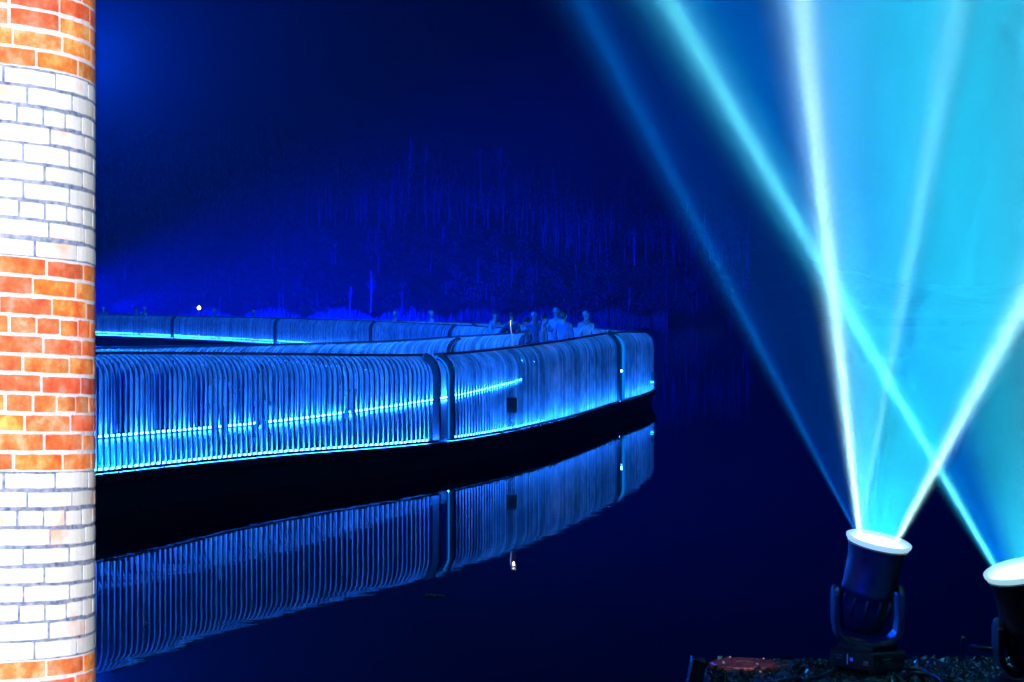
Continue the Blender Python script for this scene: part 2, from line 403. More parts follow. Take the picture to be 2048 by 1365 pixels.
def tangle(m, c, n, r, L_, rad, seed):
    q = random.Random(seed)
    for k in range(n):
        pts = []; a = c+Vector((q.uniform(-r, r), q.uniform(-.03, .03), 0))
        for s_ in range(14):
            u = s_/13; pts.append(a+Vector((math.sin(u*q.uniform(6, 12)+k)*r*.6, -.03*math.sin(u*7+k), -L_*u+r*.5*math.cos(u*9+k*2))))
        m.tube(pts, rad, 5)
def speaker_box(px0, px1, y0, y1, Y, label, cat, seed):
    c = P((px0+px1)/2, (y0+y1)/2, Y); w_ = (px1-px0)/F*Y; h_ = (y1-y0)/F*Y
    r = thing('hanging_box', c, label, cat)
    m = MB(); m.box((0, 0, 0), (w_*.9, .14, h_)); m.box((w_*.08, -.078, 0), (w_*.58, .012, h_*.82)); m.build('case', M_black, r, bevel=.008)
    m = MB(); m.box((-.02, -.09, 0), (w_*.9, .006, .014)); m.build('latch_bar', M_blackm, r)
    for z_ in (.05, -.05): m = MB(); m.box((0, .1, z_), (.03, .1, .03)); m.build('clamp', M_blackm, r)
    m = MB(); tangle(m, Vector((-.02, -.02, -h_/2)), 5, .06, .30, .005, seed); m.build('cables', M_cable, r, smooth=True)
p, t, n = at_outer(1022)
speaker_box(1012, 1034, 796, 826, p[1]-.22, 'square black box clipped outside the railing, cables hanging under it', 'equipment box', 3)
p, t, n = at_outer(1303, oj[1], oj[3])
sb = thing('pipe_bracket', (0, 0, 0), 'bent pale pipes hooked over the railing at the walkway tip, holding a small grey box', 'bracket')
Yt = 50.5
m = MB()
for k in (0, 1, 2):
    dx = k*3.2
    m.tube([P(x_+dx*(.2+.8*min(1, q/3)), y_, Yt) for q, (x_, y_) in enumerate([(1284, 672), (1290, 671.5), (1297, 676), (1300, 686), (1300.5, 700), (1300.5, 742)])], .009, 6)
m.build('pipes', M_rib, sb, smooth=True)
m = MB(); m.box(P(1303, 754, Yt), (.125, .1, .2)); m.box(P(1303, 748, Yt-.06), (.11, .02, .012)); m.build('box', newmat('grey_box', (.15, .16, .18), .5), sb, bevel=.006)
m = MB(); m.box(P(1303, 764.5, Yt-.05), (.08, .05, .012)); m.build('added_glow', emis('added_box_glow', (.01, .2, 1), 40), sb)  # glowing face added under the box to light the cables
m = MB(); tangle(m, P(1303, 764, Yt-.05), 7, .06, .22, .005, 8); m.build('cables', M_rib, sb, smooth=True)
# cables lying along the edge of the deck
rc = random.Random(4)
for (xa, xb, lab) in ((190, 330, 'thin black cable and cable ties tangled along the deck edge beside the brick column'), (980, 1130, 'thin black cable looped along the deck edge right of the hanging box'), (1180, 1245, 'small wire loops on the deck edge before the pale joint strip')):
    pts = []
    i0 = idx_near(outer, xa, 0, oj[2]+5); i1 = idx_near(outer, xb, 0, oj[2]+5)
    for i in range(i0, i1):
        p = outer[i]; t, n = frame_at(outer, i); pts.append(Vector((p[0], p[1], p[2]+rc.uniform(-.05, .05)-.01))-n*(.07+rc.random()*.03))
    m = MB(); m.tube(pts, .007, 5); tag(m.build('loose_cable', M_cable, smooth=True), lab, 'cable')

# ------------------------------------------------------------------ people
def cap(m, a, b, r0, r1, n=10): m.tube([a, a.lerp(b, .33), a.lerp(b, .66), b], [r0, (2*r0+r1)/3, (r0+2*r1)/3, r1], n)
def skin_mesh(name, verts, edges, rad, sub=1):
    me = bpy.data.meshes.new(name); me.from_pydata(verts, edges, []); o = bpy.data.objects.new(name, me); C.objects.link(o)
    o.modifiers.new('s', 'SKIN'); 
    for i, r in enumerate(rad): me.skin_vertices[0].data[i].radius = r if isinstance(r, tuple) else (r, r)
    me.skin_vertices[0].data[0].use_root = True
    sb_ = o.modifiers.new('u', 'SUBSURF'); sb_.levels = sub; sb_.render_levels = sub
    dg = bpy.context.evaluated_depsgraph_get(); dg.update()
    nm = bpy.data.meshes.new_from_object(o.evaluated_get(dg)); bpy.data.objects.remove(o)
    nm.polygons.foreach_set('use_smooth', [True]*len(nm.polygons)); return nm
def joined(name, meshes, mats, parent):
    bm = bmesh.new()
    for me, mi in meshes:
        k = len(bm.faces); bm.from_mesh(me); bm.faces.ensure_lookup_table()
        for f in bm.faces[k:]: f.material_index = mi; f.smooth = True
    me = bpy.data.meshes.new(name); bm.to_mesh(me); bm.free()
    for q in mats: me.materials.append(q)
    o = bpy.data.objects.new(name, me); C.objects.link(o); o.parent = parent; return o
M_skin = newmat('skin', (.38, .25, .2), .6); M_hair = newmat('hair', (.04, .03, .02), .7)
def ellip(c, r, n=12, k=8, shape=None):
    b = MB(); pr = [(math.sin(j*PI/k), -math.cos(j*PI/k)) for j in range(k+1)]
    b.lathe([(max(a, .001), z) for a, z in pr], n)
    b.v = [(c[0]+x*r[0], c[1]+y*r[1], c[2]+z*r[2]) for x, y, z in b.v]
    me = bpy.data.meshes.new('e'); me.from_pydata(b.v, [], b.f); return me
def make_person(loc, rz, coat, trou, hat, pose, label, h=1.72, group='people strolling on the floating walkway'):
    r = thing('person', loc, label, 'person', group, rz); r.scale = (h/1.72,)*3
    la, ra = pose['l'], pose['r']                      # elbow, hand offsets per arm
    st = pose.get('step', .05)
    V = [(0,0,.92),(0,0,1.12),(0,-.0,1.33),(0,0,1.46),(0,-.01,1.53),(0,-.015,1.6),(0,-.01,1.67)]
    R = [(.15,.11),(.14,.10),(.16,.105),(.06,.06),(.052,.055),(.072,.088),(.055,.065)]
    E = [(0,1),(1,2),(2,3),(3,4),(4,5),(5,6)]
    def addc(start, pts, rs):
        p = start
        for q, a in zip(pts, rs): V.append(q); R.append((a, a)); E.append((p, len(V)-1)); p = len(V)-1
        return p
    for s_, A in ((-1, la), (1, ra)):
        addc(2, [(s_*.18,0,1.38), A[0], A[1]], [.055,.042,.026])
    for s_ in (-1, 1):
        addc(0, [(s_*.09,0,.84),(s_*.1,-s_*st*.6,.48),(s_*.1,s_*st,.09),(s_*.11,s_*st-.14,.04)], [.085,.058,.042,.038])
    body = skin_mesh('b', V, E, R, 2)
    parts = [(body, 0), (ellip((0,-.105,1.595),(.013,.02,.022),8,5), 0), (ellip((-.075,-.005,1.6),(.012,.02,.03),8,5), 0), (ellip((.075,-.005,1.6),(.012,.02,.03),8,5), 0),
             (ellip((-.03,-.085,1.615),(.011,.008,.008),8,5), 1), (ellip((.03,-.085,1.615),(.011,.008,.008),8,5), 1), (ellip((0,-.088,1.552),(.024,.008,.006),8,5), 2)]
    for A in (la, ra):                                  # palm, four unequal bent fingers, thumb
        e, hnd = Vector(A[0]), Vector(A[1]); d = (hnd-e).normalized(); side = d.cross(Vector((0, 1, .2))).normalized()
        fm = MB(); fm.tube([hnd-d*.01, hnd+d*.05, hnd+d*.085], [.026, .036, .03], 8)
        for k, ln in enumerate((.062, .072, .067, .052)):
            b0 = hnd+d*.08+side*((k-1.5)*.018); cu = Vector((0, -.012, 0))
            fm.tube([b0, b0+d*ln*.5+cu*.4, b0+d*ln+cu*2], [.009, .008, .006], 6)
        b0 = hnd+d*.03+side*-.03; fm.tube([b0, b0-side*.02+d*.03, b0-side*.022+d*.055+Vector((0, -.01, 0))], [.011, .01, .007], 6)
        me = bpy.data.meshes.new('f'); me.from_pydata(fm.v, [], fm.f); parts.append((me, 0))
    joined('body', parts, [M_skin, M_hair, newmat('lips', (.4, .15, .13), .5)], r)
    # coat: torso and sleeves a little larger than the body
    V2 = [(0,0,1.0),(0,0,.84),(0,0,1.15),(0,0,1.33),(0,0,1.45)]; R2 = [(.16,.13),(.165,.135),(.15,.115),(.155,.115),(.07,.07)]; E2 = [(0,1),(0,2),(2,3),(3,4)]
    V, R, E = V2, R2, E2
    def addd(start, pts, rs):
        p = start
        for q, a in zip(pts, rs): V.append(q); R.append((a, a)); E.append((p, len(V)-1)); p = len(V)-1
    for s_, A in ((-1, la), (1, ra)): addd(3, [(s_*.165,0,1.375), A[0], tuple(Vector(A[0]).lerp(Vector(A[1]), .95))], [.062,.054,.043])
    joined('coat', [(skin_mesh('c', V, E, R, 2), 0)], [coat], r)
    V, R, E = [(0,0,.88)], [(.155,.12)], []
    for s_ in (-1, 1): addd(0, [(s_*.09,0,.8),(s_*.1,-s_*st*.6,.48),(s_*.1,s_*st,.12)], [.1,.075,.06])
    joined('trousers', [(skin_mesh('t', V, E, R, 2), 0)], [trou], r)
    if hat: joined('hat', [(ellip((0,.005,1.665),(.09,.105,.075),14,8), 0), (ellip((0,.005,1.64),(.095,.11,.025),14,6), 0), ], [hat], r)
    else: joined('hair', [(ellip((0,.02,1.65),(.085,.1,.075),14,8), 0), (ellip((0,.055,1.6),(.075,.06,.09),12,8), 0)], [M_hair], r)
    return r
def cm(n, c, ro=.8): return noisy(newmat(n, c, ro), tuple(a*.85 for a in c), tuple(min(1, a*1.15) for a in c), 14)
coats = [cm('pale_coat', (.5, .52, .55)), cm('dark_coat', (.04, .04, .05)), cm('blue_coat', (.06, .14, .26)), cm('grey_coat', (.12, .13, .14)), cm('cream_coat', (.4, .38, .33))]
jean = cm('dark_trousers', (.04, .05, .08)); greyt = cm('grey_trousers', (.16, .16, .17))
hats = [cm('pale_hat', (.3, .3, .32)), cm('dark_hat', (.03, .03, .04)), None]
def arm(s, kind):
    if kind == 'down': return ((s*.24, .02, 1.1), (s*.25, -.04, .86))
    if kind == 'pocket': return ((s*.27, .06, 1.1), (s*.2, -.1, .95))
    if kind == 'phone': return ((s*.25, -.08, 1.13), (s*.1, -.3, 1.38))
    if kind == 'rail': return ((s*.26, -.1, 1.12), (s*.24, -.34, 1.16))
    if kind == 'fold': return ((s*.26, -.04, 1.12), (s*-.03, -.19, 1.14))
DZ = .39
def who(px, Y, h, rz, c, tr, ht, pl, pr, label, step=.05):
    q = P(px, 700, Y); return make_person((q.x, Y, DZ), rz, coats[c], tr, hats[ht], {'l': arm(-1, pl), 'r': arm(1, pr), 'step': step}, label, h)
who(1172, 60, 1.78, .3, 0, jean, 0, 'phone', 'down', 'person in a pale coat and hat, rightmost of the crowd at the walkway tip')
who(1128, 57, 1.80, 2.6, 2, jean, 2, 'pocket', 'pocket', 'tall bareheaded person in a blue coat turned away, second from the right of the crowd', .12)
who(1113, 64, 1.86, -.4, 4, greyt, 0, 'fold', 'fold', 'person in a cream coat with folded arms behind the blue coated one')
who(1088, 58, 1.70, 1.5, 3, jean, 1, 'down', 'down', 'person in a grey coat and dark hat seen from the side in the crowd', .2)
who(1068, 63, 1.74, .2, 2, jean, 0, 'down', 'phone', 'person in a blue coat and pale hat raising a hand, middle of the crowd')
who(1052, 59, 1.60, -1.2, 1, jean, 1, 'pocket', 'pocket', 'short person in black coat and black hat beside the pointed railing end')
who(1024, 66, 1.72, -.2, 1, jean, 1, 'down', 'rail', 'black coated person in black hat at the walkway opening, left of the short one')
who(990, 68, 1.76, .8, 0, greyt, 2, 'fold', 'down', 'bareheaded person in a pale coat behind the end of the far inner railing')
who(862, 86, 1.74, 1.4, 0, jean, 0, 'down', 'down', 'pale coated walker alone behind the middle of the far railing', .25)
who(790, 96, 1.7, -1.5, 4, jean, 0, 'down', 'down', 'cream coated walker left of the lone pale coated one', .25)
who(508, 118, 1.78, -1.4, 1, jean, 1, 'down', 'down', 'black coated walker in black hat on the far walkway left of the second joint', .25)
who(428, 126, 1.76, 1.5, 2, jean, 0, 'down', 'pocket', 'blue coated walker just right of the bright far lamp', .25)
who(272, 140, 1.84, 1.3, 2, greyt, 2, 'down', 'phone', 'bareheaded blue coated person on the far walkway midway from column to lamp', .2)
who(290, 143, 1.86, -1.3, 0, jean, 0, 'down', 'down', 'pale coated person right beside the bareheaded blue coated one', .2)
who(440, 31, 1.12, .6, 0, coats[0], 0, 'down', 'rail', 'small child in a pale coat behind the bars of the nearest railing, nearest the column')
who(522, 32.5, 1.08, 2.4, 4, coats[0], 2, 'down', 'down', 'bareheaded child in a cream coat walking behind the bars of the nearest railing', .15)
who(700, 36, 1.15, -.8, 0, coats[0], 1, 'pocket', 'down', 'child in dark hat behind the bars of the nearest railing, furthest from the column', .1)
who(207, 147, 1.82, .3, 3, jean, 0, 'pocket', 'pocket', 'grey coated person in pale hat nearest the brick column on the far walkway')

# the lamps seen among the people
Ys = 291; q0 = P(398, 616, Ys)
fl = thing('lamp_post', (q0.x, Ys, .2), 'bright white round lamp on a short post at the far waterline above the left railing', 'lamp')
m = MB(); m.tube([(0,0,-.3),(0,0,q0.z-.3)], [.07, .05], 10); m.lathe([(0,.1),(.2,.1),(.2,.16),(.06,.2)], 16); m.build('post', M_frame, fl, smooth=True)
m = MB(); m.lathe([(.001,-.22),(.11,-.19),(.19,-.11),(.22,0),(.19,.11),(.11,.19),(.001,.22)], 16, Matrix.Translation((0,0,q0.z-.2))); m.build('bulb', M_bulb, fl, smooth=True)
Yg = 37.5
tor = thing('gooseneck_lamp', P(1026, 700, Yg), 'thin pale gooseneck lamp clipped to the railing top, shining down at the water', 'lamp')
o0 = P(1026, 700, Yg)
m = MB(); m.tube([P(x, y, Yg)-o0 for x, y in ((1026, 700), (1024, 686), (1024, 672), (1021.5, 659), (1020.5, 648), (1021, 641), (1024, 637), (1028, 638))], [.012]+[.008]*7, 8); m.build('neck', newmat('pale_neck', (.7, .7, .7), .4), tor, smooth=True)
m = MB(); m.lathe([(.001, .05), (.02, .045), (.035, .0), (.031, .0), (.03, .01)], 14, Matrix.Translation(P(1028, 641.5, Yg)-o0)); m.build('lamp_shade', M_blackm, tor, smooth=True)
m = MB(); m.lathe([(.001, .002), (.029, .004)], 14, Matrix.Translation(P(1028, 641.5, Yg)-o0)); m.build('lens', emis('torch_light', (1, .93, .8), 220), tor)

# ------------------------------------------------------------------ stage lights and their beams
M_lens = bpy.data.materials.new('glowing_lens'); M_lens.use_nodes = True
def _lens():
    m = M_lens; m.node_tree.nodes.clear()
    e = N(m, 'ShaderNodeEmission'); e.inputs[0].default_value = (.85, 1, 1, 1); e.inputs[1].default_value = 2.2
    t = N(m, 'ShaderNodeBsdfTransparent'); a = N(m, 'ShaderNodeAddShader'); o = N(m, 'ShaderNodeOutputMaterial')
    L(m, e.outputs[0], a.inputs[0]); L(m, t.outputs[0], a.inputs[1]); L(m, a.outputs[0], o.inputs['Surface'])
_lens()
M_rim = newmat('lit_lens_rim', (.6, .7, .72), .35); M_rim.node_tree.nodes['Principled BSDF'].inputs['Emission Color'].default_value = (.45, .85, 1, 1); M_rim.node_tree.nodes['Principled BSDF'].inputs['Emission Strength'].default_value = .75  # lens light on the rim is put in as emission
def beam(loc, lo, hi, tow, pts, power, thick=.16, near=.3):
    """a lamp swept from lo to hi degrees; pts = (position -1..1, strength, colour) across the sweep"""
    ax = axis_of((lo+hi)/2, tow); half = (hi-lo)/2
    d = bpy.data.lights.new('stage_beam', 'SPOT'); o = bpy.data.objects.new('stage_beam', d); C.objects.link(o)
    c = math.radians((lo+hi)/2); xr = Vector((math.cos(c), 0, -math.sin(c))); zr = -ax; yr = zr.cross(xr).normalized(); xr = yr.cross(zr)
    M = Matrix((xr, yr, zr)).transposed().to_4x4(); M.translation = loc; o.matrix_world = M
    d.spot_size = math.radians(2*half+9); d.spot_blend = 0; d.energy = power; d.shadow_soft_size = .004
    d.use_nodes = True; nt = d.node_tree; e = nt.nodes['Emission']
    def nd(op, a, b=None):
        n = nt.nodes.new('ShaderNodeMath'); n.operation = op
        for i, v in enumerate((a, b)):
            if v is None: continue
            if isinstance(v, (int, float)): n.inputs[i].default_value = v
            else: nt.links.new(v, n.inputs[i])
        return n.outputs[0]
    tc = nt.nodes.new('ShaderNodeTexCoord'); sx = nt.nodes.new('ShaderNodeSeparateXYZ'); nt.links.new(tc.outputs['Normal'], sx.inputs[0])
    u = nd('DIVIDE', nd('MULTIPLY', nd('DIVIDE', sx.outputs['X'], sx.outputs['Z']), -1), math.tan(math.radians(half)))
    v = nd('DIVIDE', nd('DIVIDE', sx.outputs['Y'], sx.outputs['Z']), math.tan(math.radians(half))*thick*2)
    vp = nd('MAXIMUM', nd('SUBTRACT', 1, nd('MULTIPLY', v, v)), 0)
    t = nd('DIVIDE', nd('ADD', u, 1.25), 2.5)
    r = nt.nodes.new('ShaderNodeValToRGB'); r.color_ramp.interpolation = 'B_SPLINE'; nt.links.new(t, r.inputs[0]); el = r.color_ramp.elements
    full = [(-1.10, 0, pts[0][2])]+pts+[(1.10, 0, pts[-1][2])]
    for i, (p_, st, cc) in enumerate(full):
        q = el[i] if i < 2 else el.new(1)
        q.position = (p_+1.25)/2.5; q.color = (st*cc[0], st*cc[1], st*cc[2], 1)
    ns = nt.nodes.new('ShaderNodeTexNoise'); ns.noise_dimensions = '1D'; ns.inputs['Scale'].default_value = 5; ns.inputs['Detail'].default_value = 3; nt.links.new(u, ns.inputs['W'])
    mod = nd('ADD', nd('MULTIPLY', ns.outputs['Fac'], .7), .65)
    lf = nt.nodes.new('ShaderNodeLightFalloff'); lf.inputs['Strength'].default_value = 1
    fo = nd('ADD', lf.outputs['Linear'], nd('MULTIPLY', lf.outputs['Quadratic'], near))
    nt.links.new(nd('MULTIPLY', nd('MULTIPLY', fo, vp), mod), e.inputs['Strength']); nt.links.new(r.outputs[0], e.inputs['Color'])
    return o
def axis_of(deg, tow):                               # degrees to the right of vertical in the picture, degrees towards the camera
    a = math.radians(deg); b = math.radians(tow)
    return Vector((math.sin(a)*math.cos(b), -math.sin(b), math.cos(a)*math.cos(b)))
def head(px, pyl, Y, deg, tow, label, rz):
    base = P(px, 0, Y); base.z = BZ; piv = P(px-2, pyl+128, Y)
    r = thing('stage_light', base, label, 'stage light', 'moving head stage lights on the bank', 0)
    Rz = Matrix.Rotation(rz, 4, 'Z'); zp = piv.z-BZ
    m = MB(); m.box((0, 0, .07), (.25, .27, .085), Rz.to_3x3()); m.box((0, 0, .125), (.2, .22, .03), Rz.to_3x3())
    for a in (-.1, .1):
        for b in (-.11, .11): m.lathe([(.018, 0), (.018, .03)], 10, Rz @ Matrix.Translation((a, b, 0)))
    bo = m.build('base', M_black, r, bevel=.008)
    # markings: small panel of pale lines and a little display on the left face, handle on the right face
    m = MB()
    def face(u, z, su, sz): m.box(Rz.to_3x3() @ Vector((-.1262, u, z)), (.003, su, sz), Rz.to_3x3())
    for k in range(6): face(.105-.009*k, .086, .006, .007); 
    for k in range(4): face(.088-.009*k, .072, .006, .007)
    for k in range(3): face(-.098+.01*k, .068, .006, .012)
    face(-.088, .056, .034, .003)
    m.build('markings', M_bmark, bo)
    m = MB(); face(.025, .072, .004, .05); face(.0, .072, .016, .016); m.build('display', M_disp, bo)
    m = MB(); q = Rz.to_3x3(); m.tube([q @ Vector(v) for v in ((-.08, -.135, .08), (-.08, -.165, .08), (.08, -.165, .08), (.08, -.135, .08))], .009, 8)
    m.build('handle', M_blackm, bo, smooth=True)
    # yoke
    m = MB(); W = .158; y = .13
    pts = [(-W, zp+.02), (-W, y+.13), (-W+.01, y+.06), (-W+.05, y+.02), (0, y+.0), (W-.05, y+.02), (W-.01, y+.06), (W, y+.13), (W, zp+.02)]
    vs = []
    for k, (a, z) in enumerate(pts):
        p0 = pts[max(k-1, 0)]; p1 = pts[min(k+1, len(pts)-1)]; tx, tz = p1[0]-p0[0], p1[1]-p0[1]; l = math.hypot(tx, tz); nx_, nz_ = -tz/l, tx/l
        for s1, s2 in ((-1, -1), (1, -1), (1, 1), (-1, 1)): vs.append((a+nx_*s2*.016, s1*.07, z+nz_*s2*.016))
    k = len(pts); m.add(vs, [(i*4+j, i*4+(j+1) % 4, (i+1)*4+(j+1) % 4, (i+1)*4+j) for i in range(k-1) for j in range(4)]+[(3,2,1,0), tuple((k-1)*4+j for j in range(4))])
    for s_ in (-1, 1): m.lathe([(.001, 0), (.055, 0), (.06, .012), (.06, .03)], 20, Matrix.Translation((s_*(W+.018), 0, zp)) @ Matrix.Rotation(-s_*PI/2, 4, 'Y'))
    m.build('yoke', M_black, r, bevel=.01)
    ax = axis_of(deg, tow); T = Matrix.Translation((piv.x-base.x, 0, zp)) @ ax.to_track_quat('Z', 'Y').to_matrix().to_4x4()
    m = MB(); m.lathe([(.04, -.17), (.1, -.165), (.12, -.13), (.125, -.05), (.125, .02), (.13, .025), (.13, .045), (.128, .05), (.134, .2), (.143, .25), (.15, .27), (.146, .275), (.132, .25), (.124, .2), (.118, -.05)], 40, T)
    for a in range(12): m.box(T @ Vector((.127*math.cos(a*PI/6), .127*math.sin(a*PI/6), -.04)), (.012, .012, .1), (T.to_3x3() @ Matrix.Rotation(a*PI/6, 3, 'Z')))
    hd = m.build('barrel', M_black, r, smooth=True)
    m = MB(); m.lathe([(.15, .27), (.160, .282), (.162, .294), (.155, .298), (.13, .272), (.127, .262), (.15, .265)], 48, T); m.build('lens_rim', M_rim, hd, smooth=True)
    m = MB(); n = 48; pr = [(.001, .296), (.03, .294), (.031, .290), (.06, .292), (.062, .287), (.09, .287), (.092, .281), (.128, .27)]; m.lathe(pr, n, T); m.build('lens', M_lens, hd, smooth=True)
    return Vector((piv.x, piv.y, piv.z))
M_bmark = emis('marking_glow', (.03, .12, 1), .35, False); M_bmark = newmat('pale_print', (.7, .75, .85), .5)
M_disp = emis('status_display', (.02, .1, 1), .5, False)
a0 = head(1735, 1066, 10.8, 11, 8, 'moving head stage light standing whole left of the other, white glowing lens tilted right', .75)
b0 = head(2066, 1134, 9.9, -13, 8, 'moving head stage light cut by the right edge of the picture, white lens tilted left', .55)
CY = (.10, .60, 1.0)
CF, CE, CB = (.022, .6, .88), (.42, .9, .9), (0, .16, 1)
beam(a0, -8.2, 27.2, 8, [(-1.0, .5, CE), (-.955, 1.9, CE), (-.9, .8, CE), (-.8, .6, CF), (0, .56, CF), (.6, .56, CF), (.84, .62, CF), (.92, 1.0, CE), (.965, 1.6, CE), (1.02, .4, CE)], 1.15e6, near=2.4)
beam(a0+axis_of(-9, 8)*.3, -28.6, 9.6, 8, [(-1, .2, (0, .25, 1)), (-.96, .55, (0, .27, 1)), (-.9, .3, CB), (-.78, .12, CB), (-.2, .13, CB), (.5, .22, (0, .3, 1)), (.85, .3, CF), (.95, .35, CE), (.98, .7, CE), (1.01, .15, CE)], 1.3e6)
beam(b0, -31.6, 5, 8, [(-1, .5, CF), (-.955, 1.9, (.12, .72, 1)), (-.9, .7, (0, .45, 1)), (-.76, .32, (0, .2, 1)), (-.4, .36, (0, .26, 1)), (0, .5, CF), (.6, .45, CF), (.9, .5, CE), (1, .2, CE)], 1.3e6, near=1.3)
beam(b0+axis_of(10, 8)*.3, -1.2, 35, 8, [(-1, .5, CE), (-.955, 1.5, CE), (-.9, .6, CF), (0, .6, CF), (.9, .5, CF), (1, .2, CF)], 1.25e6, near=.9)

# small things on the bank
dc = P(1487, 1331, 10.98); dc.z = BZ+.004
dr = thing('round_cover', dc, 'round speckled metal cover plate glowing copper pink on the ground left of the stage lights', 'cover plate')
M_disc = noisy(newmat('cast_cover', (.3, .14, .12), .3, .6), (.08, .03, .04), (.75, .4, .3), 45, bump=.01, bscale=60, rough=(.15, .5))
m = MB(); m.lathe([(.001, .006), (.06, .006), (.065, .010), (.155, .010), (.16, .004), (.172, .003), (.174, -.004), (.174, -.02)], 48); m.build('plate', M_disc, dr, smooth=False)
m = MB()
for a in range(4): m.lathe([(.001, .02), (.007, .018), (.009, .008)], 10, Matrix.Translation((.12*math.cos(a*PI/2+.5), .12*math.sin(a*PI/2+.5), .006)))
m.build('bolts', newmat('bright_bolt', (.8, .8, .8), .2, .8), dr, smooth=True)
lamp("cover_glow", 'SPOT', (dc.x+.1, dc.y-.5, dc.z+1.0), dc, (1, .4, .35), 14, .03, 26, .8)
bx = thing('dark_box', (P(1392, 0, 10.5).x, 10.5, BZ), 'dark leaning panel standing just left of the round cover plate', 'panel')
m = MB(); m.box((0, 0, .04), (.07, .12, .15), Matrix.Rotation(.18, 3, 'Y')); m.build('panel', M_hull, bx, bevel=.006)
tg = P(1837, 1329, 10.7); tg.z = BZ+.035
m = MB(); m.box((0, 0, 0), (.042, .006, .013), Matrix.Rotation(.35, 3, 'Y')); o = m.build('tag', newmat('reflective_tag', (.5, .6, .9), .3), bevel=.001); o.location = tg
o.data.materials[0].node_tree.nodes['Principled BSDF'].inputs['Emission Strength'].default_value = 0
tag(o, 'tiny pale tag lying on the gravel right of the left stage light', 'tag')
hk = thing('cable_hanger', P(1950, 1298, 10.3), 'thin triangular wire hanger with a bar reaching to the right hand stage light', 'hanger')
m = MB(); q = [P(1925, 1272, 10.3), P(1941, 1291, 10.3), P(1930, 1316, 10.3), P(1922, 1312, 10.3), P(1925, 1272, 10.3)]; q = [v-P(1950, 1298, 10.3) for v in q]
m.tube(q, .004, 6); m.tube([q[1]+Vector((0, 0, -.005)), P(1990, 1300, 10.2)-P(1950, 1298, 10.3)], [.012, .012], 8); m.tube([q[2], Vector((q[2].x, 0, BZ-P(1950, 1298, 10.3).z))], .004, 6); m.build('wire', M_blackm, hk, smooth=True)
m = MB()
for k, (xa, ya, xb, yb) in enumerate([(1795, 1338, 1990, 1352), (1668, 1338, 1560, 1362), (1795, 1330, 1900, 1364)]):
    A = P(xa, 0, 10.75); B = P(xb, 0, 10.3); pts = []
    for s_ in range(16):
        u = s_/15; v = A.lerp(B, u); v.z = BZ+.02; v.y += math.sin(u*7+k*2)*.12; v.x += math.sin(u*9+k)*.04; pts.append(v)
    m.tube(pts, .008, 6)
    tag(m.build('power_cable', M_cable, smooth=True), ['black cable running on the gravel between the two stage lights', 'black cable running left from the left stage light', 'black cable running forward between the stage lights'][k], 'cable'); m = MB()

# floating leaf debris on the water
for (x, y, w_, lab) in ((866, 1192, 34, 'dark drifting twig cluster on the black water under the reflected joint'), (294, 1250, 9, 'small dark leaf floating on the reflected railing near the brick column')):
    Yw = CAMZ*F/(y-HZ); m = MB(); q = random.Random(int(x)); c = P(x, y, Yw)
    for k in range(9): 
        a = c+Vector((q.uniform(-.5, .5)*w_/F*Yw, q.uniform(-.08, .08), .006)); d = Vector((q.uniform(-1, 1), q.uniform(-.4, .4), 0)).normalized()*w_/F*Yw*.3
        m.tube([a-d, a+Vector((0, 0, .006)), a+d], [.003, .007, .002], 5)
    tag(m.build('floating_twig', M_twig), lab, 'debris')

# ------------------------------------------------------------------ brick column
CX, CYY, R = (-40-1024)/F*9.7, 9.7, .5
col = thing('brick_column', (CX, CYY, 0), 'tall round brick column with alternating bands of white and orange bricks at the left edge', 'column')
M_bo = bpy.data.materials.new('orange_brick'); M_bo.use_nodes = True
def brickmat(m, base, dark, light, sc, stain=None):
    m.use_nodes = True; b = m.node_tree.nodes['Principled BSDF']; b.inputs['Roughness'].default_value = .85
    tc = N(m, 'ShaderNodeTexCoord'); n = N(m, 'ShaderNodeTexNoise'); n.inputs['Scale'].default_value = sc; n.inputs['Detail'].default_value = 6; n.inputs['Roughness'].default_value = .65
    L(m, tc.outputs['Object'], n.inputs['Vector'])
    r = N(m, 'ShaderNodeValToRGB'); e = r.color_ramp.elements; e[0].position = .34; e[0].color = (*dark, 1); e[1].position = .5; e[1].color = (*base, 1); q = e.new(.66); q.color = (*light, 1)
    L(m, n.outputs['Fac'], r.inputs['Fac'])
    at = N(m, 'ShaderNodeVertexColor'); at.layer_name = 'tone'
    mx = N(m, 'ShaderNodeMix', data_type='RGBA', blend_type='MULTIPLY'); mx.inputs[0].default_value = 1; L(m, r.outputs[0], mx.inputs[6]); L(m, at.outputs['Color'], mx.inputs[7])
    out = mx.outputs[2]
    if stain:
        n2 = N(m, 'ShaderNodeTexNoise'); n2.inputs['Scale'].default_value = 4.5; n2.inputs['Detail'].default_value = 5; L(m, tc.outputs['Object'], n2.inputs['Vector'])
        mr = N(m, 'ShaderNodeMapRange'); mr.inputs['From Min'].default_value = .57; mr.inputs['From Max'].default_value = .70; L(m, n2.outputs['Fac'], mr.inputs['Value'])
        m2 = N(m, 'ShaderNodeMix', data_type='RGBA'); L(m, mr.outputs[0], m2.inputs[0]); L(m, out, m2.inputs[6]); m2.inputs[7].default_value = (*stain, 1); out = m2.outputs[2]
    L(m, out, b.inputs['Base Color'])
    n3 = N(m, 'ShaderNodeTexNoise'); n3.inputs['Scale'].default_value = 60; L(m, tc.outputs['Object'], n3.inputs['Vector'])
    bp = N(m, 'ShaderNodeBump'); bp.inputs['Distance'].default_value = .002; L(m, n3.outputs['Fac'], bp.inputs['Height']); L(m, bp.outputs[0], b.inputs['Normal'])
brickmat(M_bo, (.84, .2, .042), (.68, .08, .014), (.86, .42, .2), 12)
